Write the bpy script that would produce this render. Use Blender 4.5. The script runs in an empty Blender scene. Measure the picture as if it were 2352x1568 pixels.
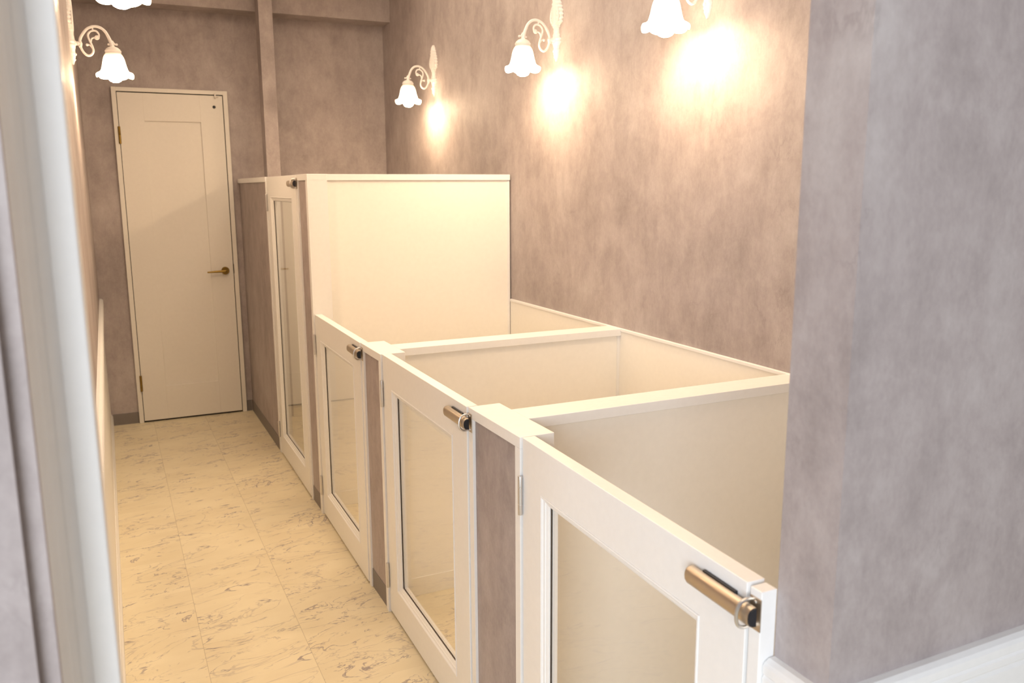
import bpy, bmesh, math, random
from mathutils import Vector, Matrix
random.seed(7)
S = bpy.context.scene
COL = S.collection
PI = math.pi

# ------------------------------------------------------------------ camera
FPX, W_, H_ = 1932.3, 2352.0, 1568.0
YAW, PIT, ROL = 0.4456, 0.1814, -0.005
CAM = Vector((-0.7839, 0.0, 1.4634))
cd = bpy.data.cameras.new('camera'); cam = bpy.data.objects.new('camera', cd); COL.objects.link(cam)
fw = Vector((math.sin(YAW)*math.cos(PIT), math.cos(YAW)*math.cos(PIT), -math.sin(PIT)))
r0 = Vector((math.cos(YAW), -math.sin(YAW), 0)); u0 = r0.cross(fw)
rv = math.cos(ROL)*r0 + math.sin(ROL)*u0; uv = -math.sin(ROL)*r0 + math.cos(ROL)*u0
M = Matrix((rv, uv, -fw)).transposed().to_4x4(); M.translation = CAM
cam.matrix_world = M
cd.sensor_width = 36.0; cd.lens = FPX/W_*36.0; cd.clip_start = 0.02
cd.dof.use_dof = True; cd.dof.focus_distance = 2.35; cd.dof.aperture_fstop = 6.3
S.camera = cam

# ------------------------------------------------------------------ light, sky, exposure
S.view_settings.view_transform = 'Standard'; S.view_settings.look = 'None'
S.view_settings.gamma = 1.0; S.view_settings.use_curve_mapping = False
S.view_settings.exposure = 0.0
wd = bpy.data.worlds.new('sky'); S.world = wd; wd.use_nodes = True
wb = wd.node_tree.nodes['Background']; wb.inputs[0].default_value = (0.97, 0.85, 1.0, 1); wb.inputs[1].default_value = 0.15
ZC0 = 2.80
def area(name, loc, rot, sx, sy, power, color):
    l = bpy.data.lights.new(name, 'AREA'); l.shape = 'RECTANGLE'; l.size = sx; l.size_y = sy
    l.energy = power; l.color = color
    o = bpy.data.objects.new(name, l); o.location = loc; o.rotation_euler = rot; COL.objects.link(o); return o
# daylight through the shop window behind the photographer
area('window_daylight', (-2.6, -1.95, 1.50), (math.radians(88), 0, math.radians(-46)), 2.2, 2.2, 152.0, (0.86, 0.935, 1.0))
area('back_daylight_fill', (0.9, -3.3, 1.45), (math.radians(90), 0, math.radians(8)), 3.0, 2.2, 3.0, (1.0, 0.88, 1.0))  # weak unseen fill added from behind for camera-facing surfaces, no door there
# unseen warm fill added above the frame to brighten corridor and stalls
area('ceiling_fill', (0.20, 2.85, ZC0-0.03), (0, 0, 0), 1.1, 3.9, 43.0, (1.0, 0.785, 0.555))
BULB = 265.0; GLOW = 18.0
LAMP_COL = (1.0, 0.725, 0.45)

# ------------------------------------------------------------------ materials
def nmat(name):
    m = bpy.data.materials.new(name); m.use_nodes = True
    nt = m.node_tree; return m, nt, nt.nodes, nt.links, nt.nodes['Principled BSDF']
def plain(name, col, rough=0.45, metal=0.0, spec=0.5, bump=0.0, bscale=60.0):
    m, nt, N, L, b = nmat(name)
    tc = N.new('ShaderNodeTexCoord')
    nz = N.new('ShaderNodeTexNoise'); nz.inputs['Scale'].default_value = bscale; nz.inputs['Detail'].default_value = 3
    L.new(tc.outputs['Object'], nz.inputs['Vector'])
    mr = N.new('ShaderNodeMapRange'); mr.inputs[3].default_value = 0.97; mr.inputs[4].default_value = 1.03
    L.new(nz.outputs['Fac'], mr.inputs[0])
    mx = N.new('ShaderNodeVectorMath'); mx.operation = 'SCALE'; mx.inputs[0].default_value = col
    L.new(mr.outputs[0], mx.inputs['Scale']); L.new(mx.outputs[0], b.inputs['Base Color'])
    b.inputs['Roughness'].default_value = rough; b.inputs['Metallic'].default_value = metal
    b.inputs['Specular IOR Level'].default_value = spec
    if bump:
        bp = N.new('ShaderNodeBump'); bp.inputs['Strength'].default_value = bump; bp.inputs['Distance'].default_value = 0.002
        L.new(nz.outputs['Fac'], bp.inputs['Height']); L.new(bp.outputs[0], b.inputs['Normal'])
    return m
def ramp(N, stops):
    r = N.new('ShaderNodeValToRGB'); e = r.color_ramp.elements
    while len(e) < len(stops): e.new(0.5)
    for k, (p, c) in enumerate(stops): e[k].position = p; e[k].color = (*c, 1)
    return r
def wallpaper():
    m, nt, N, L, b = nmat('plaster_wallpaper')
    tc = N.new('ShaderNodeTexCoord')
    def noise(sx, sy, sz, scale, det, rough=0.55, dist=0.0):
        mp = N.new('ShaderNodeMapping'); mp.inputs['Scale'].default_value = (sx, sy, sz)
        L.new(tc.outputs['Object'], mp.inputs['Vector'])
        n = N.new('ShaderNodeTexNoise'); n.inputs['Scale'].default_value = scale; n.inputs['Detail'].default_value = det
        n.inputs['Roughness'].default_value = rough; n.inputs['Distortion'].default_value = dist
        L.new(mp.outputs[0], n.inputs['Vector']); return n
    n1 = noise(1, 1, 0.8, 2.3, 9, 0.68, 0.25)          # broad clouds
    n2 = noise(1, 1, 0.30, 22, 7, 0.70, 0.15)          # trowel streaks
    n3 = noise(1, 1, 0.75, 7.5, 9, 0.78, 0.2)          # patches with grain
    n4 = noise(1, 1, 0.6, 130, 3)                      # fine grain
    n5 = noise(1, 1, 0.55, 9.0, 6, 0.62, 0.7)          # sparse scratch marks
    n6 = noise(1, 1, 1, 5.0, 3, 0.5)
    def mt(op, x, y, z=None):
        q = N.new('ShaderNodeMath'); q.operation = op
        for i, v in enumerate((x, y, z)):
            if v is None: continue
            if isinstance(v, (int, float)): q.inputs[i].default_value = v
            else: L.new(v, q.inputs[i])
        return q.outputs[0]
    h = mt('MULTIPLY_ADD', n1.outputs['Fac'], 0.42, mt('MULTIPLY_ADD', n3.outputs['Fac'], 0.36, mt('MULTIPLY_ADD', n2.outputs['Fac'], 0.14, mt('MULTIPLY', n4.outputs['Fac'], 0.08))))
    r = ramp(N, [(0.37, (0.285, 0.243, 0.236)), (0.5, (0.406, 0.352, 0.344)), (0.625, (0.518, 0.470, 0.458))])
    L.new(h, r.inputs[0])
    sc_ = N.new('ShaderNodeMapRange'); sc_.interpolation_type = 'SMOOTHSTEP'; sc_.inputs[1].default_value = 0.0; sc_.inputs[2].default_value = 0.022; sc_.inputs[3].default_value = 1; sc_.inputs[4].default_value = 0
    L.new(mt('ABSOLUTE', mt('SUBTRACT', n5.outputs['Fac'], 0.5), 0), sc_.inputs[0])
    mk = N.new('ShaderNodeMapRange'); mk.interpolation_type = 'SMOOTHSTEP'; mk.inputs[1].default_value = 0.56; mk.inputs[2].default_value = 0.68
    L.new(n6.outputs['Fac'], mk.inputs[0])
    mxx = N.new('ShaderNodeMix'); mxx.data_type = 'RGBA'; L.new(mt('MULTIPLY', mt('MULTIPLY', sc_.outputs[0], mk.outputs[0]), 0.26), mxx.inputs['Factor'])
    L.new(r.outputs[0], mxx.inputs['A']); mxx.inputs['B'].default_value = (0.235, 0.195, 0.19, 1)
    L.new(mxx.outputs['Result'], b.inputs['Base Color'])
    bh = N.new('ShaderNodeMath'); bh.operation = 'MULTIPLY_ADD'; bh.inputs[1].default_value = 0.35
    L.new(n4.outputs['Fac'], bh.inputs[0]); L.new(n3.outputs['Fac'], bh.inputs[2])
    bp = N.new('ShaderNodeBump'); bp.inputs['Strength'].default_value = 0.15; bp.inputs['Distance'].default_value = 0.002
    L.new(bh.outputs[0], bp.inputs['Height']); L.new(bp.outputs[0], b.inputs['Normal'])
    b.inputs['Roughness'].default_value = 0.6; b.inputs['Specular IOR Level'].default_value = 0.32
    return m
def marble_floor():
    m, nt, N, L, b = nmat('marble_vinyl_tile')
    tc = N.new('ShaderNodeTexCoord'); sp = N.new('ShaderNodeSeparateXYZ'); L.new(tc.outputs['Object'], sp.inputs[0])
    def math_(op, a, b_=None, c_=None):
        n = N.new('ShaderNodeMath'); n.operation = op
        for i, v in enumerate((a, b_, c_)):
            if v is None: continue
            if isinstance(v, (int, float)): n.inputs[i].default_value = v
            else: L.new(v, n.inputs[i])
        return n.outputs[0]
    T = 0.31
    lx = math_('DIVIDE', math_('ADD', sp.outputs[0], 0.921+T*20), T)
    lane = math_('FLOOR', lx); fx = math_('FRACT', lx)
    off = math_('MULTIPLY', math_('FRACT', math_('MULTIPLY', lane, 0.37)), T)
    ly = math_('DIVIDE', math_('ADD', math_('ADD', sp.outputs[1], off), 20*T-0.16), T*1.0)
    row = math_('FLOOR', ly); fy = math_('FRACT', ly)
    rnd = math_('MULTIPLY_ADD', lane, 3.71, math_('MULTIPLY', math_('FRACT', math_('MULTIPLY', row, 0.5)), 9.3))
    # vein space: stretched across the corridor, sheared a little
    vx = math_('MULTIPLY_ADD', sp.outputs[0], 1.0, math_('MULTIPLY', sp.outputs[1], 0.25))
    vy = math_('MULTIPLY_ADD', fy, T, math_('MULTIPLY', sp.outputs[0], -0.22))
    cb = N.new('ShaderNodeCombineXYZ'); L.new(math_('MULTIPLY', vx, 0.62), cb.inputs[0]); L.new(math_('MULTIPLY', vy, 1.5), cb.inputs[1]); L.new(rnd, cb.inputs[2])
    def vein(scale, width, dist, det=5.0):
        n = N.new('ShaderNodeTexNoise'); n.inputs['Scale'].default_value = scale; n.inputs['Detail'].default_value = det
        n.inputs['Roughness'].default_value = 0.55; n.inputs['Distortion'].default_value = dist
        L.new(cb.outputs[0], n.inputs['Vector'])
        d = math_('ABSOLUTE', math_('SUBTRACT', n.outputs['Fac'], 0.5))
        r = N.new('ShaderNodeMapRange'); r.interpolation_type = 'SMOOTHSTEP'
        r.inputs[1].default_value = 0.0; r.inputs[2].default_value = width; r.inputs[3].default_value = 1.0; r.inputs[4].default_value = 0.0
        L.new(d, r.inputs[0]); return r.outputs[0]
    def mask(scale, lo, hi, seed):
        ad = N.new('ShaderNodeVectorMath'); ad.operation = 'ADD'; ad.inputs[1].default_value = (seed, seed*1.7, seed*0.3)
        L.new(cb.outputs[0], ad.inputs[0])
        n = N.new('ShaderNodeTexNoise'); n.inputs['Scale'].default_value = scale; n.inputs['Detail'].default_value = 4; n.inputs['Roughness'].default_value = 0.6
        L.new(ad.outputs[0], n.inputs['Vector'])
        r = N.new('ShaderNodeMapRange'); r.interpolation_type = 'SMOOTHSTEP'; r.inputs[1].default_value = lo; r.inputs[2].default_value = hi
        L.new(n.outputs['Fac'], r.inputs[0]); return r.outputs[0]
    v1 = math_('MULTIPLY', vein(5.5, 0.016, 1.2), mask(8.0, 0.50, 0.60, 3.1))
    v2 = math_('MULTIPLY', vein(15.0, 0.030, 0.9, 6.0), mask(7.0, 0.52, 0.66, 8.4))
    v3 = math_('MULTIPLY', vein(3.4, 0.010, 0.8), 0.35)
    vv = math_('MINIMUM', math_('ADD', math_('ADD', math_('MULTIPLY', v1, 0.95), math_('MULTIPLY', v2, 0.8)), v3), 1.0)
    clouds = N.new('ShaderNodeTexNoise'); clouds.inputs['Scale'].default_value = 6; clouds.inputs['Detail'].default_value = 4
    L.new(cb.outputs[0], clouds.inputs['Vector'])
    base = ramp(N, [(0.3, (0.74, 0.65, 0.46)), (0.7, (0.82, 0.735, 0.54))]); L.new(clouds.outputs['Fac'], base.inputs[0])
    mx = N.new('ShaderNodeMix'); mx.data_type = 'RGBA'; L.new(math_('MULTIPLY', vv, 0.9), mx.inputs['Factor'])
    L.new(base.outputs[0], mx.inputs['A']); mx.inputs['B'].default_value = (0.27, 0.22, 0.23, 1)
    # joints
    ex = math_('MINIMUM', fx, math_('SUBTRACT', 1.0, fx)); ey = math_('MINIMUM', fy, math_('SUBTRACT', 1.0, fy))
    jx = math_('LESS_THAN', ex, 0.0035); jy = math_('MULTIPLY', math_('LESS_THAN', ey, 0.0025), 0.35)
    mj = N.new('ShaderNodeMix'); mj.data_type = 'RGBA'; L.new(math_('MULTIPLY', math_('MAXIMUM', jx, jy), 0.5), mj.inputs['Factor'])
    L.new(mx.outputs['Result'], mj.inputs['A']); mj.inputs['B'].default_value = (0.40, 0.33, 0.22, 1)
    L.new(mj.outputs['Result'], b.inputs['Base Color'])
    b.inputs['Roughness'].default_value = 0.38; b.inputs['Specular IOR Level'].default_value = 0.4
    return m
def glass():
    m = bpy.data.materials.new('clear_glass'); m.use_nodes = True; nt = m.node_tree; N = nt.nodes; L = nt.links
    N.remove(N['Principled BSDF']); out = N['Material Output']
    lw = N.new('ShaderNodeLayerWeight'); lw.inputs[0].default_value = 0.5
    p = N.new('ShaderNodeMath'); p.operation = 'POWER'; p.inputs[1].default_value = 5.0; L.new(lw.outputs['Facing'], p.inputs[0])
    q = N.new('ShaderNodeMath'); q.operation = 'MULTIPLY_ADD'; q.inputs[1].default_value = 0.9; q.inputs[2].default_value = 0.04; L.new(p.outputs[0], q.inputs[0])
    t = N.new('ShaderNodeBsdfTransparent'); t.inputs[0].default_value = (0.99, 0.99, 0.985, 1)
    g = N.new('ShaderNodeBsdfGlossy'); g.inputs['Roughness'].default_value = 0.0
    mx = N.new('ShaderNodeMixShader'); L.new(q.outputs[0], mx.inputs[0]); L.new(t.outputs[0], mx.inputs[1]); L.new(g.outputs[0], mx.inputs[2])
    L.new(mx.outputs[0], out.inputs['Surface']); return m
def lampglass(name, strength, fade=None):
    m, nt, N, L, b = nmat(name)
    b.inputs['Base Color'].default_value = (0.9, 0.88, 0.80, 1); b.inputs['Roughness'].default_value = 0.3
    b.inputs['Emission Color'].default_value = (*LAMP_COL, 1); b.inputs['Emission Strength'].default_value = strength
    if fade:      # the glass glows less around its neck, away from the bulb
        tc = N.new('ShaderNodeTexCoord'); sp = N.new('ShaderNodeSeparateXYZ'); L.new(tc.outputs['Object'], sp.inputs[0])
        mr = N.new('ShaderNodeMapRange'); mr.interpolation_type = 'SMOOTHSTEP'
        mr.inputs[1].default_value = fade[0]; mr.inputs[2].default_value = fade[1]; mr.inputs[3].default_value = fade[2]; mr.inputs[4].default_value = strength
        L.new(sp.outputs[2], mr.inputs[0]); L.new(mr.outputs[0], b.inputs['Emission Strength'])
    return m
MT = {
 'paper': wallpaper(), 'floor': marble_floor(), 'glass': glass(),
 'white': plain('white_laminate', (0.88, 0.872, 0.862), 0.33),
 'cream': plain('cream_wall_board', (0.91, 0.88, 0.825), 0.30),
 'trim': plain('white_trim', (0.85, 0.84, 0.83), 0.35),
 'door': plain('off_white_door', (0.80, 0.76, 0.70), 0.42),
 'ceil': plain('ceiling_paint', (0.85, 0.83, 0.81), 0.8),
 'kick': plain('grey_vinyl_skirting', (0.20, 0.175, 0.165), 0.5),
 'iron': plain('white_painted_metal', (0.80, 0.765, 0.74), 0.28, spec=0.6),
 'steel': plain('satin_steel', (0.66, 0.64, 0.62), 0.32, 0.95),
 'bronze': plain('brushed_bronze', (0.56, 0.48, 0.39), 0.38, 0.95),
 'brass': plain('aged_brass', (0.30, 0.19, 0.045), 0.35, 0.9),
 'black': plain('black_plastic', (0.012, 0.012, 0.016), 0.45),
 'gasket': plain('dark_glazing_gap', (0.075, 0.05, 0.03), 0.6),
 'dark': plain('dark_gap', (0.03, 0.022, 0.015), 0.8),
 'shade': lampglass('lit_milk_glass', GLOW, (0.122, 0.05, 0.30)), 'bulb': lampglass('lit_frosted_bulb', BULB),
}

# ------------------------------------------------------------------ mesh helpers
class MB:
    def __init__(s): s.v = []; s.f = []; s.sm = []
    def add(s, vs, fs, smooth=False):
        o = len(s.v); s.v += [tuple(v) for v in vs]; s.f += [tuple(i+o for i in f) for f in fs]; s.sm += [smooth]*len(fs)
        return s
    def box(s, x0, x1, y0, y1, z0, z1, bev=0.0):
        if x0 > x1: x0, x1 = x1, x0
        if y0 > y1: y0, y1 = y1, y0
        bm = bmesh.new(); bmesh.ops.create_cube(bm, size=1)
        for v in bm.verts: v.co = Vector(((x0+x1)/2+v.co.x*(x1-x0), (y0+y1)/2+v.co.y*(y1-y0), (z0+z1)/2+v.co.z*(z1-z0)))
        if bev > 0: bmesh.ops.bevel(bm, geom=bm.edges[:], offset=bev, segments=2, affect='EDGES', profile=0.5)
        bm.verts.index_update()
        s.add([v.co[:] for v in bm.verts], [[v.index for v in f.verts] for f in bm.faces]); bm.free(); return s
    def frame(s, w0, w1, z0, z1, prof, fn):
        """sweep profile [(inset, depth)] around a rectangle; fn(l, depth, z) -> xyz"""
        n = len(prof); vs = []
        for ins, d in prof:
            for (a, c) in ((w0+ins, z0+ins), (w1-ins, z0+ins), (w1-ins, z1-ins), (w0+ins, z1-ins)): vs.append(fn(a, d, c))
        fs = []
        for k in range(n-1):
            for j in range(4):
                fs.append((k*4+j, k*4+(j+1) % 4, (k+1)*4+(j+1) % 4, (k+1)*4+j))
        return s.add(vs, fs)
    def prism(s, prof, p0, p1, up=(0, 0, 1), out=(1, 0, 0)):
        """profile [(out, up)] extruded from p0 to p1, capped"""
        up = Vector(up); out = Vector(out); p0 = Vector(p0); p1 = Vector(p1); n = len(prof)
        vs = [p0+out*a+up*b for a, b in prof]+[p1+out*a+up*b for a, b in prof]
        fs = [(k, (k+1) % n, n+(k+1) % n, n+k) for k in range(n)]+[tuple(range(n-1, -1, -1)), tuple(range(n, 2*n))]
        return s.add(vs, fs)
    def tube(s, pts, rad, seg=10, sub=4, flat=1.0):
        P = [Vector(p) for p in pts]; R = rad if isinstance(rad, (list, tuple)) else [rad]*len(P)
        Q = []; RR = []
        for i in range(len(P)-1):
            a, b, c, d = P[max(i-1, 0)], P[i], P[i+1], P[min(i+2, len(P)-1)]
            for k in range(sub):
                t = k/sub
                Q.append(0.5*((2*b)+(c-a)*t+(2*a-5*b+4*c-d)*t*t+(3*b-a-3*c+d)*t**3)); RR.append(R[i]+(R[i+1]-R[i])*t)
        Q.append(P[-1]); RR.append(R[-1])
        vs = []; N = Vector((0, 1, 0))
        for i, q in enumerate(Q):
            tg = (Q[min(i+1, len(Q)-1)]-Q[max(i-1, 0)]).normalized()
            n2 = (N-tg*N.dot(tg))
            if n2.length < 1e-4: n2 = Vector((1, 0, 0))-tg*tg.x
            n2.normalize(); b2 = tg.cross(n2); N = n2
            for k in range(seg):
                a = 2*PI*k/seg; vs.append(q+n2*math.cos(a)*RR[i]*flat+b2*math.sin(a)*RR[i])
        m = len(Q); fs = [(i*seg+k, i*seg+(k+1) % seg, (i+1)*seg+(k+1) % seg, (i+1)*seg+k) for i in range(m-1) for k in range(seg)]
        fs += [tuple(range(seg-1, -1, -1)), tuple(range((m-1)*seg, m*seg))]
        return s.add(vs, fs, True)
    def lathe(s, prof, c=(0, 0, 0), seg=24, mod=None, axis='z'):
        """prof [(r, h)] ; mod(r, h, angle, k) -> r, h"""
        vs = []; fs = []; n = len(prof)
        for k, (r, h) in enumerate(prof):
            for j in range(seg):
                a = 2*PI*j/seg; rr, hh = (r, h) if mod is None else mod(r, h, a, k)
                p = (rr*math.cos(a), rr*math.sin(a), hh)
                if axis == 'y': p = (p[0], p[2], p[1])
                if axis == 'x': p = (p[2], p[0], p[1])
                vs.append((c[0]+p[0], c[1]+p[1], c[2]+p[2]))
        for k in range(n-1):
            for j in range(seg): fs.append((k*seg+j, k*seg+(j+1) % seg, (k+1)*seg+(j+1) % seg, (k+1)*seg+j))
        if prof[0][0] > 1e-5 and mod is None: fs.append(tuple(range(seg-1, -1, -1)))
        if prof[-1][0] > 1e-5 and mod is None: fs.append(tuple(range((n-1)*seg, n*seg)))
        return s.add(vs, fs, True)
    def ball(s, c, r, seg=14, sc=(1, 1, 1)):
        n = max(6, seg//2)
        vs = []; fs = []
        for i in range(n+1):
            t = PI*i/n
            for j in range(seg):
                a = 2*PI*j/seg; vs.append((c[0]+sc[0]*r*math.sin(t)*math.cos(a), c[1]+sc[1]*r*math.sin(t)*math.sin(a), c[2]+sc[2]*r*math.cos(t)))
        for i in range(n):
            for j in range(seg): fs.append((i*seg+j, i*seg+(j+1) % seg, (i+1)*seg+(j+1) % seg, (i+1)*seg+j))
        return s.add(vs, fs, True)
    def build(s, name, mat, parent=None, loc=None, label=None):
        me = bpy.data.meshes.new(name); me.from_pydata(s.v, [], s.f)
        bm = bmesh.new(); bm.from_mesh(me)
        bmesh.ops.remove_doubles(bm, verts=bm.verts[:], dist=1e-6); bmesh.ops.recalc_face_normals(bm, faces=bm.faces[:])
        sm = any(s.sm)
        if sm:
            allsm = all(s.sm)
            for f in bm.faces: f.smooth = True
            for e in bm.edges:
                if len(e.link_faces) == 2 and e.calc_face_angle(0) > math.radians(38): e.smooth = False
        bm.to_mesh(me); bm.free()
        me.materials.append(MT[mat] if isinstance(mat, str) else mat)
        o = bpy.data.objects.new(name, me); COL.objects.link(o)
        if parent: o.parent = parent
        if loc: o.location = loc
        if label: o['label'] = label
        return o
def tag(o, label, cat, group=None):
    o['label'] = label; o['category'] = cat
    if group: o['group'] = group
    return o
def thing(name, label, cat, loc=(0, 0, 0), rz=0.0, group=None):
    o = bpy.data.objects.new(name, None); o.empty_display_size = 0.05; o.location = loc; o.rotation_euler = (0, 0, rz)
    COL.objects.link(o); return tag(o, label, cat, group)
def struct(o, label=None, cat=None):
    o['kind'] = 'structure'
    if label: o['label'] = label
    if cat: o['category'] = cat
    return o

# ------------------------------------------------------------------ dimensions (metres): x across, y into the room, z up
XL, XW, YB, ZC = -0.858, 0.9887, 5.697, 2.80
YN0, YN1, XN = 0.717, 0.815, 0.009          # nib wall at the opening
ZL, ZT = 0.921, 1.523                       # low and tall stall heights
P3 = (1.604, 1.898); P2 = (2.654, 2.891); P1 = (3.6535, 3.879); P0 = 4.6645
YS, ZS = 5.528, 2.520                       # header beam

# ------------------------------------------------------------------ room shell
struct(MB().box(-1.6, 3.2, -3.6, YB+0.1, -0.06, 0).build('floor', 'floor'), 'cream marble-look vinyl tile floor of the corridor', 'floor')
struct(MB().box(-1.6, 3.2, -3.6, YB+0.1, ZC, ZC+0.08).build('ceiling', 'ceil'), 'plain pale ceiling above the corridor', 'ceiling')
struct(MB().box(-1.0, 1.12, YB, YB+0.1, 0, ZC).build('wall_back', 'paper'), 'mottled brown plaster wall at the far end around the closed door', 'wall')
struct(MB().box(XW, XW+0.1, YN1, YB, 0, ZC).build('wall_right', 'paper'), 'mottled beige plaster wall with three lit sconces behind the stalls', 'wall')
struct(MB().box(XL-0.1, XL, YN1, YB, 0, ZC).build('wall_left', 'paper'), 'brown plaster wall seen edge on beside the white chair rail', 'wall')
struct(MB().box(XN, 3.2, YN0, YN1, 0, ZC).build('wall_front_right', 'paper'), 'lilac-grey plaster wall end filling the right edge of the picture', 'wall')
struct(MB().box(-1.6, -0.921, 0.7425, YN1, 0, ZC).build('wall_front_left', 'paper'), 'wall behind the white jamb at the far left', 'wall')
struct(MB().box(XL, XW, YS, YB, ZS, ZC).build('wall_header', 'paper'), 'dropped plaster header above the far door', 'beam')
struct(MB().box(0.139, 0.220, 5.415, YS, 0, ZC).build('wall_pillar', 'paper'), 'slim plaster-covered boxed post rising behind the tall stall', 'pillar')

# moulded chair rail profile (out, up), 62 mm high
RAIL = [(0, 0), (0.010, 0), (0.017, -0.004), (0.0205, -0.009), (0.021, -0.020), (0.0185, -0.0235), (0.021, -0.027), (0.021, -0.037),
        (0.017, -0.042), (0.011, -0.044), (0.011, -0.049), (0.0145, -0.053), (0.0145, -0.057), (0.006, -0.062), (0, -0.062)]
ZR = 0.805
def rail(name, runs, label):
    mb = MB()
    for p0, p1, out in runs: mb.prism(RAIL, p0, p1, out=out)
    return struct(mb.build(name, 'trim'), label, 'chair rail')
rail('trim_1', [((XL, YN1, ZR), (XL, YB, ZR), (1, 0, 0))], 'long white ribbed chair rail running down the left wall')
# nib rail wraps the corner (mitred)
n = len(RAIL); vs = []
for o_, u_ in RAIL: vs.append((XN-o_, YN1-0.001, 0.818+u_))
for o_, u_ in RAIL: vs.append((XN-o_, YN0-o_, 0.818+u_))
for o_, u_ in RAIL: vs.append((3.2, YN0-o_, 0.818+u_))
fs = [(a*n+k, a*n+(k+1) % n, (a+1)*n+(k+1) % n, (a+1)*n+k) for a in range(2) for k in range(n)]+[tuple(range(n)), tuple(range(2*n, 3*n))]
struct(MB().add(vs, fs).build('trim_2', 'trim'), 'white ribbed chair rail wrapping the lilac wall end at lower right', 'chair rail')
struct(MB().box(XL, XL+0.006, YN1, YB, 0.075, ZR-0.055).build('trim_3', 'trim'), 'cream wainscot board under the left chair rail', 'wainscot')
struct(MB().prism([(0, 0), (0.016, 0), (0.016, 0.058), (0.011, 0.066), (0.008, 0.075), (0, 0.075)], (XL, YN1, 0), (XL, YB, 0)).build('baseboard_left', 'trim'), 'white baseboard along the left wall', 'baseboard')
struct(MB().box(XN-0.004, XN, YN0, YN1-0.001, 0, 0.76).box(XN-0.004, 3.2, YN0-0.004, YN0, 0, 0.76).build('trim_4', 'trim'), 'pale wainscot board under the rail at lower right', 'wainscot')
struct(MB().box(XL+0.016, -0.694, YB-0.006, YB, 0, 0.07).box(-0.034, -0.001, YB-0.006, YB, 0, 0.07).build('baseboard_back', 'kick'), 'dark grey skirting on the far wall beside the door', 'baseboard')
# stall lining on the right wall with its thin top trim
struct(MB().box(XW-0.006, XW, YN1, P1[0]+0.06, 0, 0.912).box(XW-0.006, XW, 3.80, YB, 0, 1.50).box(0.03, XW-0.0062, YN1, YN1+0.006, 0, 0.912).box(0.222, XW-0.0062, YB-0.006, YB, 0, 1.50).box(0.09, 0.138, YB-0.006, YB, 0, 1.50).build('trim_5', 'cream'), 'cream wall board lining the walls inside the stalls', 'wall lining')
struct(MB().box(XW-0.010, XW, YN1, P1[0]+0.058, 0.911, 0.9235, 0.002).build('trim_6', 'white'), 'thin white strip capping the wall board on the right wall', 'trim')

# left opening frame: stop, deep moulded reveal, plaster return
t = struct(MB().box(-0.92, -0.8062, 0.800, 0.872, 0, ZC, 0.002).build('trim_7', 'trim'), 'white door frame stop standing close at the left edge', 'door frame')
rp = [(-0.92, 0.800), (-0.92, 0.755), (-0.8508, 0.755), (-0.8500, 0.760), (-0.8435, 0.7715), (-0.8428, 0.7760), (-0.8375, 0.7850), (-0.8360, 0.7860), (-0.8285, 0.7985), (-0.8275, 0.800)]
m_ = len(rp)
struct(MB().add([(x, y, 0) for x, y in rp]+[(x, y, ZC) for x, y in rp], [(k, (k+1) % m_, m_+(k+1) % m_, m_+k) for k in range(m_)]+[tuple(range(m_)), tuple(range(m_, 2*m_))]).build('trim_8', 'trim'),
       'lilac-white moulded frame lining at the far left edge', 'door frame')
struct(MB().box(-0.97, -0.8490, 0.742, 0.7548, 0, ZC).build('wall_return', 'paper'), 'narrow brown plaster strip at the far left edge', 'wall')
struct(MB().box(-1.6, -0.8640, 0.733, 0.7418, 0, ZC).build('wall_near_left', 'paper'), 'blurred pale plaster at the bottom left corner', 'wall')

# ------------------------------------------------------------------ far door
d = bpy.data.objects.new('door_1', None); d.location = (-0.666, YB, 0); COL.objects.link(d)
struct(d, 'closed cream shaker door with bronze lever at the end of the corridor', 'door')
YD = -0.008   # leaf face, relative to back wall
cz = MB()
cz.box(-0.027, -0.001, -0.022, 0, 0, 2.060, 0.0015).box(0.605, 0.631, -0.022, 0, 0, 2.060, 0.0015).box(-0.001, 0.605, -0.0215, 0, 2.036, 2.0595, 0.0015)
cz.build('door_casing', 'door', d)
MB().box(-0.001, 0.605, -0.004, 0.0, 0.0, 2.036).build('door_gap', 'dark', d)
lf = MB()
lw, lt, lb = 0.5965, 2.0305, 0.011
def dfn(a, dep, z): return (0.0043+a, -0.016+dep, z)
lf.frame(0, lw, lb, lt, [(0, 0.012), (0, 0.001), (0.001, 0)], dfn)
# shaker face built from stiles and rails
lf.box(0.0025, 0.0043+0.139, -0.016, -0.004, lb, lt, 0.0012)
lf.box(0.0043+0.461, 0.0043+lw, -0.016, -0.004, lb, lt, 0.0012)
lf.box(0.0043+0.139, 0.0043+0.461, -0.016, -0.004, 1.868, lt, 0.0012)
lf.box(0.0043+0.139, 0.0043+0.461, -0.016, -0.004, lb, 0.225, 0.0012)
lf.build('door_leaf', 'door', d)
MB().box(0.0043+0.137, 0.0043+0.463, -0.0075, -0.004, 0.224, 1.869).build('door_panel', 'door', d)
for z0 in (1.729, 0.205):
    h = MB().lathe([(0.0, 0), (0.0072, 0.0015), (0.0072, 0.050), (0.0066, 0.051), (0.0066, 0.052), (0.0072, 0.053), (0.0072, 0.102), (0.0, 0.1035)], (0.0, -0.026, z0), 12)
    h.build('door_hinge', 'brass', d, label='brass barrel hinge')
hd = MB().lathe([(0.0, -0.012), (0.0225, -0.012), (0.0245, -0.010), (0.0245, 0), (0.0, 0)], (0.551, -0.016, 0.944), 24, axis='y')
hd.lathe([(0.009, -0.045), (0.009, -0.011)], (0.551, -0.016, 0.944), 14, axis='y')
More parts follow.
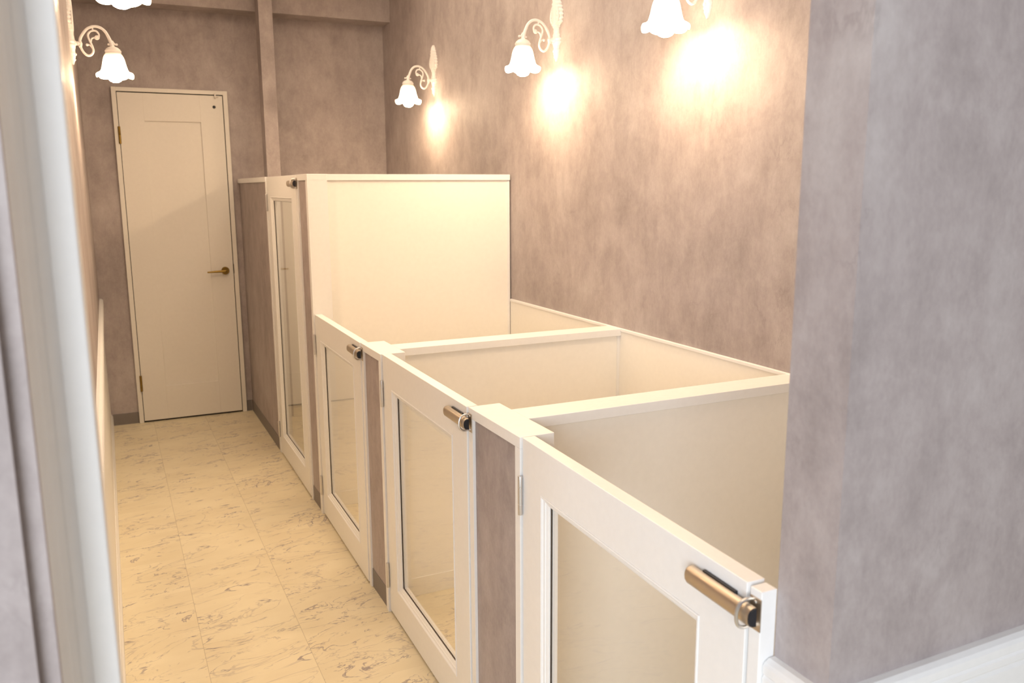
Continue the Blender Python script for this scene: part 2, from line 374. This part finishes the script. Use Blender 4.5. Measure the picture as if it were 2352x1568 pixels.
hd.tube([(0.556, -0.058, 0.944), (0.545, -0.060, 0.944), (0.50, -0.060, 0.943), (0.45, -0.060, 0.9415), (0.437, -0.060, 0.941)], [0.0095, 0.0090, 0.0075, 0.0052, 0.0040], 12)
hd.build('door_handle', 'brass', d, label='aged brass lever handle with round rose')
MB().lathe([(0.0, -0.004), (0.008, -0.004), (0.0095, -0.002), (0.0095, 0), (0.0, 0)], (0.549, -0.016, 1.962), 18, axis='y').build('door_stop_plug', 'black', d, label='small round dark plug')
hk = MB().box(0.553, 0.562, -0.034, -0.022, 2.018, 2.046, 0.002)
hk.tube([(0.557, -0.030, 2.030), (0.566, -0.032, 2.026), (0.580, -0.030, 2.027)], [0.0035, 0.0035, 0.003], 8)
hk.build('door_hook', 'door', d, label='little cream hook at the door head')
MB().box(0.603, 0.606, -0.0235, -0.020, 0.925, 0.985).build('strike_plate', 'gasket', d)

# ------------------------------------------------------------------ stalls: posts, partitions, gates
def post(name, y0, y1, zt, label, far_stile=0.026, near_stile=0.025, depth=0.0865, strike=True):
    t = thing(name, label, 'stall post', (0, y0, 0), group='white framed stall posts with plaster panels'); w = y1-y0
    fr = MB().box(0.009, depth, 0, w, 0, zt-0.0265)                       # core
    fr.box(0, 0.0092, 0, near_stile, 0, zt-0.0265, 0.0008)
    fr.box(0, 0.0092, w-far_stile, w, 0, zt-0.0265, 0.0008)
    fr.build('post_body', 'white', t)
    MB().box(0.0, depth, 0, w, zt-0.0268, zt, 0.0012).build('post_cap', 'white', t)
    MB().box(0.0075, 0.0095, near_stile, w-far_stile, 0.07, zt-0.0268).build('plaster_panel', 'paper', t, label='grey mottled plaster inset')
    MB().box(0.0055, 0.0096, near_stile, w-far_stile, 0, 0.073).build('kick_strip', 'kick', t, label='dark grey skirting strip')
    if strike: strike_set(t, w, zt)
    return t
def strike_set(t, yg, zt):
    """strike plate and hoop on the post edge at local y = yg (the gate gap)"""
    zc = zt-0.038
    sp = MB().box(-0.0018, 0.0, yg-0.024, yg-0.002, zc-0.024, zc+0.024, 0.0007)
    sp.build('strike_plate', 'bronze', t)
    for dz in (-0.0175, 0.0175): MB().lathe([(0.0, -0.0034), (0.0022, -0.003), (0.003, -0.0018), (0.003, -0.001)], (0, yg-0.013, zc+dz), 10, axis='x').build('screw', 'steel', t)
    hp = MB().tube([(0.0, yg-0.006, zc+0.019), (-0.010, yg-0.006, zc+0.0205), (-0.022, yg-0.006, zc+0.0170), (-0.0275, yg-0.006, zc+0.008), (-0.0285, yg-0.006, zc-0.004),
                    (-0.0255, yg-0.006, zc-0.014), (-0.016, yg-0.006, zc-0.0205), (0.0, yg-0.006, zc-0.0195)], 0.0027, 8, 4)
    hp.build('strike_hoop', 'steel', t, label='thin steel keeper hoop')
post('stall_post', *P3, ZL, 'widest low stall post, grey panel tinted cool, beside the gate nearest the camera')
post('stall_post', *P2, ZL, 'low stall post with narrow brown panel between second and third gates')
post('stall_post', *P1, ZT, 'tall white stall post rising to the top of the high partition', 0.024, 0.033)
# tall end screen by the far wall
t = thing('stall_side_panel', 'tall plaster-faced side panel of the far stall beside the closed door', 'stall panel', (0, P0, 0)); w = YB-P0-0.002
MB().box(0.009, 0.07, 0, w, 0, ZT-0.0265).box(0, 0.0092, 0, 0.03, 0, ZT-0.0265, 0.0008).build('panel_body', 'white', t)
MB().box(-0.004, 0.0865, 0, w, ZT-0.0268, ZT, 0.0012).build('panel_cap', 'white', t)
MB().box(0.0065, 0.0095, 0.03, w, 0.07, ZT-0.0268).build('plaster_panel', 'paper', t, label='brown mottled plaster facing')
MB().box(0.0035, 0.0096, 0.03, w, 0, 0.072).build('kick_strip', 'kick', t, label='dark grey skirting strip')
# near post against the nib wall
t = thing('stall_post', 'thin white end post between nearest latch and lilac wall', 'stall post', (-0.0185, YN1, 0), group='white framed stall posts with plaster panels')
MB().box(0, 0.0275, 0.0005, 0.0235, 0, 0.918, 0.0015).build('post_body', 'white', t)
strike_set(t, 0.0235, ZL)

def partition(q0, q1, zt, label, hgt):
    t = thing('stall_partition', label, 'stall partition', (0.0865, q0, 0), group='white partitions between stalls'); w = q1-q0; L_ = XW-0.0865-0.0062
    MB().box(0, L_, 0.010, w-0.010, 0, zt-0.025).build('partition_board', 'cream', t)
    MB().box(0, L_, 0, w, zt-0.0265, zt, 0.0012).build('cap_rail', 'white', t)
    MB().box(L_-0.012, L_, 0.007, 0.0105, 0.07, zt-0.027).box(L_-0.012, L_, w-0.0105, w-0.007, 0.07, zt-0.027).build('edge_strip', 'white', t)
    MB().box(0, L_, 0.005, 0.0105, 0, 0.07, 0.001).box(0, L_, w-0.0105, w-0.005, 0, 0.07, 0.001).build('skirting', 'cream', t)
    return t
partition(1.7327, 1.8271, ZL, 'low white partition nearest the camera, cap running right to the lilac wall end', 0)
partition(2.7169, 2.810, ZL, 'low white partition in the middle, meeting the long wall capping', 0)
partition(3.711, 3.803, ZT, 'tall plain cream partition rising to eye level under the middle lamp', 0)

def gate(y_hinge, x_hinge, w, zt, ang, label, hz, bar=True):
    t = thing('stall_gate', label, 'gate', (x_hinge, y_hinge, 0), ang, 'white glazed stall gates')
    T = 0.031; z0 = 0.010
    fn = lambda l, dep, z: (dep, -l, z)
    sl, sr, rt, rb = 0.093, 0.104, 0.101, 0.107
    # stiles and rails: outer skin swept to the glazing hole, both faces
    fr = MB()
    def ring(o, i_, dep):   # flat ring between outer rect and inner rect at depth
        (a0, a1, c0, c1), (b0, b1, e0, e1) = o, i_
        vs = [fn(a0, dep, c0), fn(a1, dep, c0), fn(a1, dep, c1), fn(a0, dep, c1), fn(b0, dep, e0), fn(b1, dep, e0), fn(b1, dep, e1), fn(b0, dep, e1)]
        fr.add(vs, [(k, (k+1) % 4, 4+(k+1) % 4, 4+k) for k in range(4)])
    e = 0.0012
    O = (0, w, z0, zt); Oi = (e, w-e, z0+e, zt-e); I = (sl, w-sr, z0+rb, zt-rt)
    ring(Oi, I, 0.0); ring(Oi, I, T)
    fr.frame(0, w, z0, zt, [(e, 0.0), (0.0004, 0.0004), (0, e), (0, T-e), (0.0004, T-0.0004), (e, T)], fn)
    fr.frame(I[0], I[1], I[2], I[3], [(0, 0), (0, 0.002)], fn); fr.frame(I[0], I[1], I[2], I[3], [(0, T), (0, T-0.002)], fn)
    fr.build('gate_frame', 'white', t)
    md = MB().frame(I[0], I[1], I[2], I[3], [(0, 0.0025), (0.0005, -0.0012), (0.003, -0.0020), (0.0055, -0.0005), (0.0065, 0.0025), (0.0085, 0.0036), (0.0125, 0.0040), (0.0135, 0.0065), (0.019, 0.0085), (0.021, 0.0100), (0.021, 0.0145)], fn)
    md.build('glazing_moulding', 'white', t)
    MB().frame(I[0], I[1], I[2], I[3], [(0.021, 0.0135), (0.0226, 0.0135), (0.0226, 0.0152), (0.021, 0.0152)], fn).build('glazing_seal', 'gasket', t, label='thin dark glazing gap')
    MB().frame(I[0], I[1], I[2], I[3], [(0.021, 0.0182), (0.021, T), (0, T)], fn).build('rear_bead', 'white', t)
    g = 0.0205
    MB().box(0.0152, 0.0182, -(I[0]+g), -(I[1]-g), I[2]+g, I[3]-g).build('glass_pane', 'glass', t, label='clear glass pane')
    for zz in hz:
        hg = MB().lathe([(0.0, 0), (0.0052, 0.001), (0.0055, 0.002), (0.0055, 0.0255), (0.0049, 0.026), (0.0049, 0.0268), (0.0055, 0.0273), (0.0055, 0.0645), (0.0049, 0.065), (0.0049, 0.0658), (0.0055, 0.0663), (0.0055, 0.090), (0.0052, 0.091), (0.0, 0.092)], (-0.006, -0.0005, zz), 14)
        hg.build('hinge', 'steel', t, label='satin steel barrel hinge')
    # sliding bar latch
    zc = zt-0.038; la, lb_ = w-0.122, w+0.027
    b = bpy.data.objects.new('bar_latch', None); COL.objects.link(b); b.parent = t; b.empty_display_size = 0.02
    b['label'] = 'half-round bronze sliding bar latch'
    prof = [(-0.0055, -0.0145), (-0.0120, -0.0140), (-0.0165, -0.0115), (-0.0192, -0.0065), (-0.0200, 0.0), (-0.0192, 0.0065), (-0.0165, 0.0115), (-0.0120, 0.0140), (-0.0055, 0.0145)]
    k = len(prof); vs = []; fs = []
    def sec(l, sc):
        for a, c in prof: vs.append((-0.0055+(a+0.0055)*sc, -l, zc+c*sc))
    for l, sc in ((la, 0.80), (la+0.002, 0.94), (la+0.005, 1.0), (lb_-0.003, 1.0), (lb_, 0.985)): sec(l, sc)
    for i in range(4):
        for j in range(k): fs.append((i*k+j, i*k+(j+1) % k, (i+1)*k+(j+1) % k, (i+1)*k+j))
    fs += [tuple(range(k)), tuple(range(4*k, 5*k))]
    MB().add(vs, fs, True).build('latch_bar', 'bronze', b)
    vs2 = [(-0.0055+(a+0.0055)*0.94, -(lb_+0.0001), zc+c*0.94) for a, c in prof]+[(-0.0055+(a+0.0055)*0.9, -(lb_+0.002), zc+c*0.9) for a, c in prof]
    MB().add(vs2, [(j, (j+1) % k, k+(j+1) % k, k+j) for j in range(k)]+[tuple(range(k)), tuple(range(k, 2*k))]).build('end_cap', 'black', b, label='black plastic end cap')
    MB().box(-0.0058, 0.0, -(la+0.028), -(la+0.104), zc-0.012, zc+0.0172, 0.0012).build('latch_base', 'black', b, label='black backing of the latch')
    return t
hl = (0.742, 0.094)
gate(1.6005, 0.005, 0.757, ZL, -0.033, 'low white glazed gate nearest the camera, largest of the four', hl)
gate(2.651, 0.006, 0.750, ZL, -0.013, 'low white glazed gate in the middle, between the two grey-panelled low posts', hl)
gate(3.6505, 0.006, 0.757, ZL, -0.012, 'low white glazed gate hinged against the tall stall post', hl)
gate(4.6615, 0.003, 0.779, ZT-0.001, -0.006, 'tall narrow-looking white glazed gate beside the far door', (1.343, 0.094))

# ------------------------------------------------------------------ wall sconces
def sconce_proto():
    t = thing('wall_sconce', 'x', 'wall lamp', (0, 0, 0))
    # carved back plate
    prof = [(0.066, 0.0012), (0.072, 0.0045), (0.080, 0.0085), (0.090, 0.012), (0.100, 0.0155), (0.112, 0.016), (0.122, 0.0150), (0.130, 0.0165), (0.136, 0.025), (0.143, 0.031), (0.150, 0.032),
            (0.157, 0.030), (0.165, 0.022), (0.176, 0.0175), (0.188, 0.0150), (0.200, 0.0165), (0.210, 0.023), (0.217, 0.036), (0.225, 0.045), (0.236, 0.047), (0.250, 0.048), (0.265, 0.046),
            (0.280, 0.041), (0.295, 0.034), (0.310, 0.027), (0.322, 0.0205), (0.334, 0.014), (0.342, 0.0085), (0.347, 0.002)]
    Z = []; HW = []
    for i in range(len(prof)-1):
        for k in range(4):
            f = k/4; Z.append(prof[i][0]+(prof[i+1][0]-prof[i][0])*f); HW.append(prof[i][1]+(prof[i+1][1]-prof[i][1])*f)
    Z.append(prof[-1][0]); HW.append(prof[-1][1])
    nc = 15; vs = []; fs = []
    for i, (z, h) in enumerate(zip(Z, HW)):
        sc = 1.0+0.09*math.sin(z*2*PI/0.0155)*min(1, h/0.02)
        hh = h*sc
        for j in range(nc):
            q = -1+2*j/(nc-1)
            dome = 0.017*(max(0, 1-abs(q)**2.4))**0.6*min(1.0, 0.35+h/0.03)
            rib = 0.0022*math.cos(q*2*PI*2)*(1-q*q)*min(1, h/0.03)+0.0016*(abs(q) > 0.45)*math.sin(z*2*PI/0.0155)*(1-abs(q))*2
            vs.append((0.0015+max(0.0004, dome+rib) if abs(q) < 0.999 else 0.0018, q*hh, z))
    n0 = len(vs)
    for i, (z, h) in enumerate(zip(Z, HW)):
        hh = h*(1.0+0.09*math.sin(z*2*PI/0.0155)*min(1, h/0.02))
        vs += [(0.0, -hh, z), (0.0, hh, z)]
    m = len(Z)
    for i in range(m-1):
        for j in range(nc-1): fs.append((i*nc+j, i*nc+j+1, (i+1)*nc+j+1, (i+1)*nc+j))
        a = n0+2*i
        fs.append((a, i*nc, (i+1)*nc, a+2)); fs.append((i*nc+nc-1, a+1, a+3, (i+1)*nc+nc-1)); fs.append((a+1, a, a+2, a+3))
    pl = MB().add(vs, fs, True)
    pl.ball((0.012, 0, 0.330), 0.007, 12); pl.ball((0.016, 0, 0.108), 0.0065, 12); pl.ball((0.013, 0, 0.086), 0.005, 10)
    for sgn in (-1, 1):
        pl.tube([(0.010, sgn*0.006, 0.205), (0.014, sgn*0.026, 0.222), (0.015, sgn*0.034, 0.245), (0.015, sgn*0.026, 0.275), (0.013, sgn*0.010, 0.300)], [0.003, 0.004, 0.0042, 0.0038, 0.003], 8)
    pl.build('wall_plate', 'iron', t)
    # arm with scrolls, in the plane y = 0
    P = lambda pts: [(u, 0, z) for u, z in pts]
    ar = MB()
    ar.lathe([(0.014, 0.012), (0.0135, 0.020), (0.009, 0.023), (0.0075, 0.026), (0.0095, 0.029), (0.0075, 0.032), (0.0075, 0.040)], (0, 0, 0.1535), 16, axis='x')
    ar.tube(P([(0.0385, 0.1540), (0.0386, 0.1646), (0.0433, 0.179), (0.0536, 0.1962), (0.0674, 0.2126), (0.0817, 0.2219), (0.0968, 0.2266), (0.1115, 0.226), (0.1258, 0.2205), (0.1396, 0.2073), (0.1488, 0.189), (0.1559, 0.1704), (0.1605, 0.1545), (0.163, 0.1440)]),
            [0.0056]*9+[0.0058, 0.0064, 0.0072, 0.0082, 0.0090], 12, 4)
    ar.tube(P([(0.0393, 0.1482), (0.0413, 0.1342), (0.0484, 0.1193), (0.058, 0.1092), (0.0682, 0.1063), (0.0792, 0.1117), (0.086, 0.1229), (0.0863, 0.1348), (0.0832, 0.1488), (0.078, 0.1626), (0.0729, 0.1765), (0.0711, 0.1881), (0.0746, 0.1978), (0.0825, 0.2055), (0.0933, 0.2093), (0.1037, 0.2082), (0.1106, 0.2016), (0.1135, 0.1936), (0.1123, 0.184)]),
            [0.0050]*5+[0.0047]*3+[0.0042]*5+[0.0038]*6, 10, 4)
    ar.tube(P([(0.0792, 0.1600), (0.0832, 0.1748), (0.091, 0.1801), (0.0994, 0.1812)]), [0.0036, 0.0034, 0.0030, 0.0030], 8)
    ar.tube(P([(0.0845, 0.1369), (0.0788, 0.1461), (0.073, 0.1506), (0.0665, 0.1500)]), [0.0034, 0.0032, 0.0028, 0.0030], 8)
    ar.ball((0.0650, 0, 0.1500), 0.0056, 10)
    ar.tube(P([(0.0898, 0.2215), (0.0922, 0.2085)]), 0.0034, 8)
    for k in range(7):   # scalloped leaf at the scroll tip
        a = -2.5+k*0.55; ar.ball((0.1045+0.0075*math.cos(a), 0, 0.1830+0.0070*math.sin(a)), 0.0038, 8)
    ar.ball((0.1045, 0, 0.1835), 0.0085, 12, (1, 0.55, 0.9))
    ar.tube(P([(0.0400, 0.1560), (0.0385, 0.1440), (0.0330, 0.1400)]), [0.0075, 0.0070, 0.0045], 8)
    for k in range(3): ar.lathe([(0.0066, 0), (0.0078, 0.0012), (0.0066, 0.0024)], (0.0392, 0, 0.1500+0.0045*k), 12)
    ar.ball((0.1478, 0, 0.1570), 0.0046, 10); ar.tube(P([(0.1570, 0.1540), (0.1478, 0.1570)]), 0.003, 8)
    ar.ball((0.1790, 0, 0.1580), 0.0050, 10); ar.tube(P([(0.1620, 0.1720), (0.1700, 0.1600), (0.1790, 0.1580)]), [0.004, 0.004, 0.0035], 8)
    ar.build('scroll_arm', 'iron', t)
    cx = 0.1630
    MB().lathe([(0.009, 0.149), (0.012, 0.1475), (0.020, 0.1445), (0.0275, 0.138), (0.0305, 0.1330), (0.0325, 0.1320), (0.0325, 0.1265), (0.0315, 0.1255), (0.0315, 0.1185), (0.029, 0.1180)], (cx, 0, 0), 28,
               mod=lambda r, h, a, k: (r*(1+0.03*math.cos(14*a)*(1 if 1 <= k <= 3 else 0)), h)).build('shade_holder', 'iron', t)
    # bell shade with six-lobed ruffled rim (outer and inner skin)
    sh = [(0.0300, 0.1205), (0.0320, 0.1190), (0.0365, 0.1120), (0.0405, 0.1030), (0.0435, 0.0920), (0.0460, 0.0790), (0.0490, 0.0660), (0.0525, 0.0540), (0.0560, 0.0470), (0.0620, 0.0415), (0.0690, 0.0380), (0.0732, 0.0345), (0.0748, 0.0290), (0.0742, 0.0225), (0.0722, 0.0175)]
    inn = [(r-0.0028, h-0.0005) for r, h in reversed(sh)]
    full = sh+inn; ns = len(sh)
    def md(r, h, a, k):
        kk = k if k < ns else 2*ns-1-k
        w = max(0.0, (kk-8)/6.0)
        lob = abs(math.sin(3*(a+0.35)))**0.8
        return r*(1+w*0.04*(lob-0.6)), h+w*0.0055-w*0.0095*(lob-0.55)
    MB().lathe(full, (cx, 0, 0), 72, mod=md).build('bell_shade', 'shade', t, label='glowing frosted glass bell shade with ruffled rim')
    bl = [(0.0105, 0.085), (0.0135, 0.072), (0.022, 0.056), (0.0285, 0.043), (0.0310, 0.030), (0.0290, 0.0165), (0.0225, 0.0065), (0.0120, 0.0012), (0.0, 0.0)]
    MB().lathe(bl, (cx, 0, 0), 24).build('bulb', 'bulb', t, label='lit frosted bulb')
    MB().lathe([(0.0125, 0.083), (0.0125, 0.119)], (cx, 0, 0), 16).build('socket', 'iron', t)
    return t
proto = sconce_proto()
kids = list(proto.children)
def place_sconce(i, x, y, z, rz, label):
    if i == 0: r = proto
    else:
        r = proto.copy(); COL.objects.link(r)
        for ch in kids:
            c = ch.copy(); COL.objects.link(c); c.parent = r
    r.location = (x, y, z); r.rotation_euler = (0, 0, rz); r['label'] = label; r['category'] = 'wall lamp'; r['group'] = 'white scroll-arm wall sconces'
    return r
place_sconce(0, XW, 3.253, 1.914, PI, 'white scroll-arm sconce on the right wall above the tall partition')
place_sconce(1, XW, 4.723, 1.914, PI, 'farthest and smallest lit sconce on the right wall, nearest the far corner')
place_sconce(2, XW, 2.258, 1.917, PI, 'lit sconce on the right wall cut by the top edge, shade and bulb showing')
place_sconce(3, XL, 4.15, 1.916, 0, 'lit white scroll-arm sconce on the left wall above the far door')
place_sconce(4, XL, 2.645, 1.947, 0, 'left-wall sconce of which only the shade rim shows at the top edge')
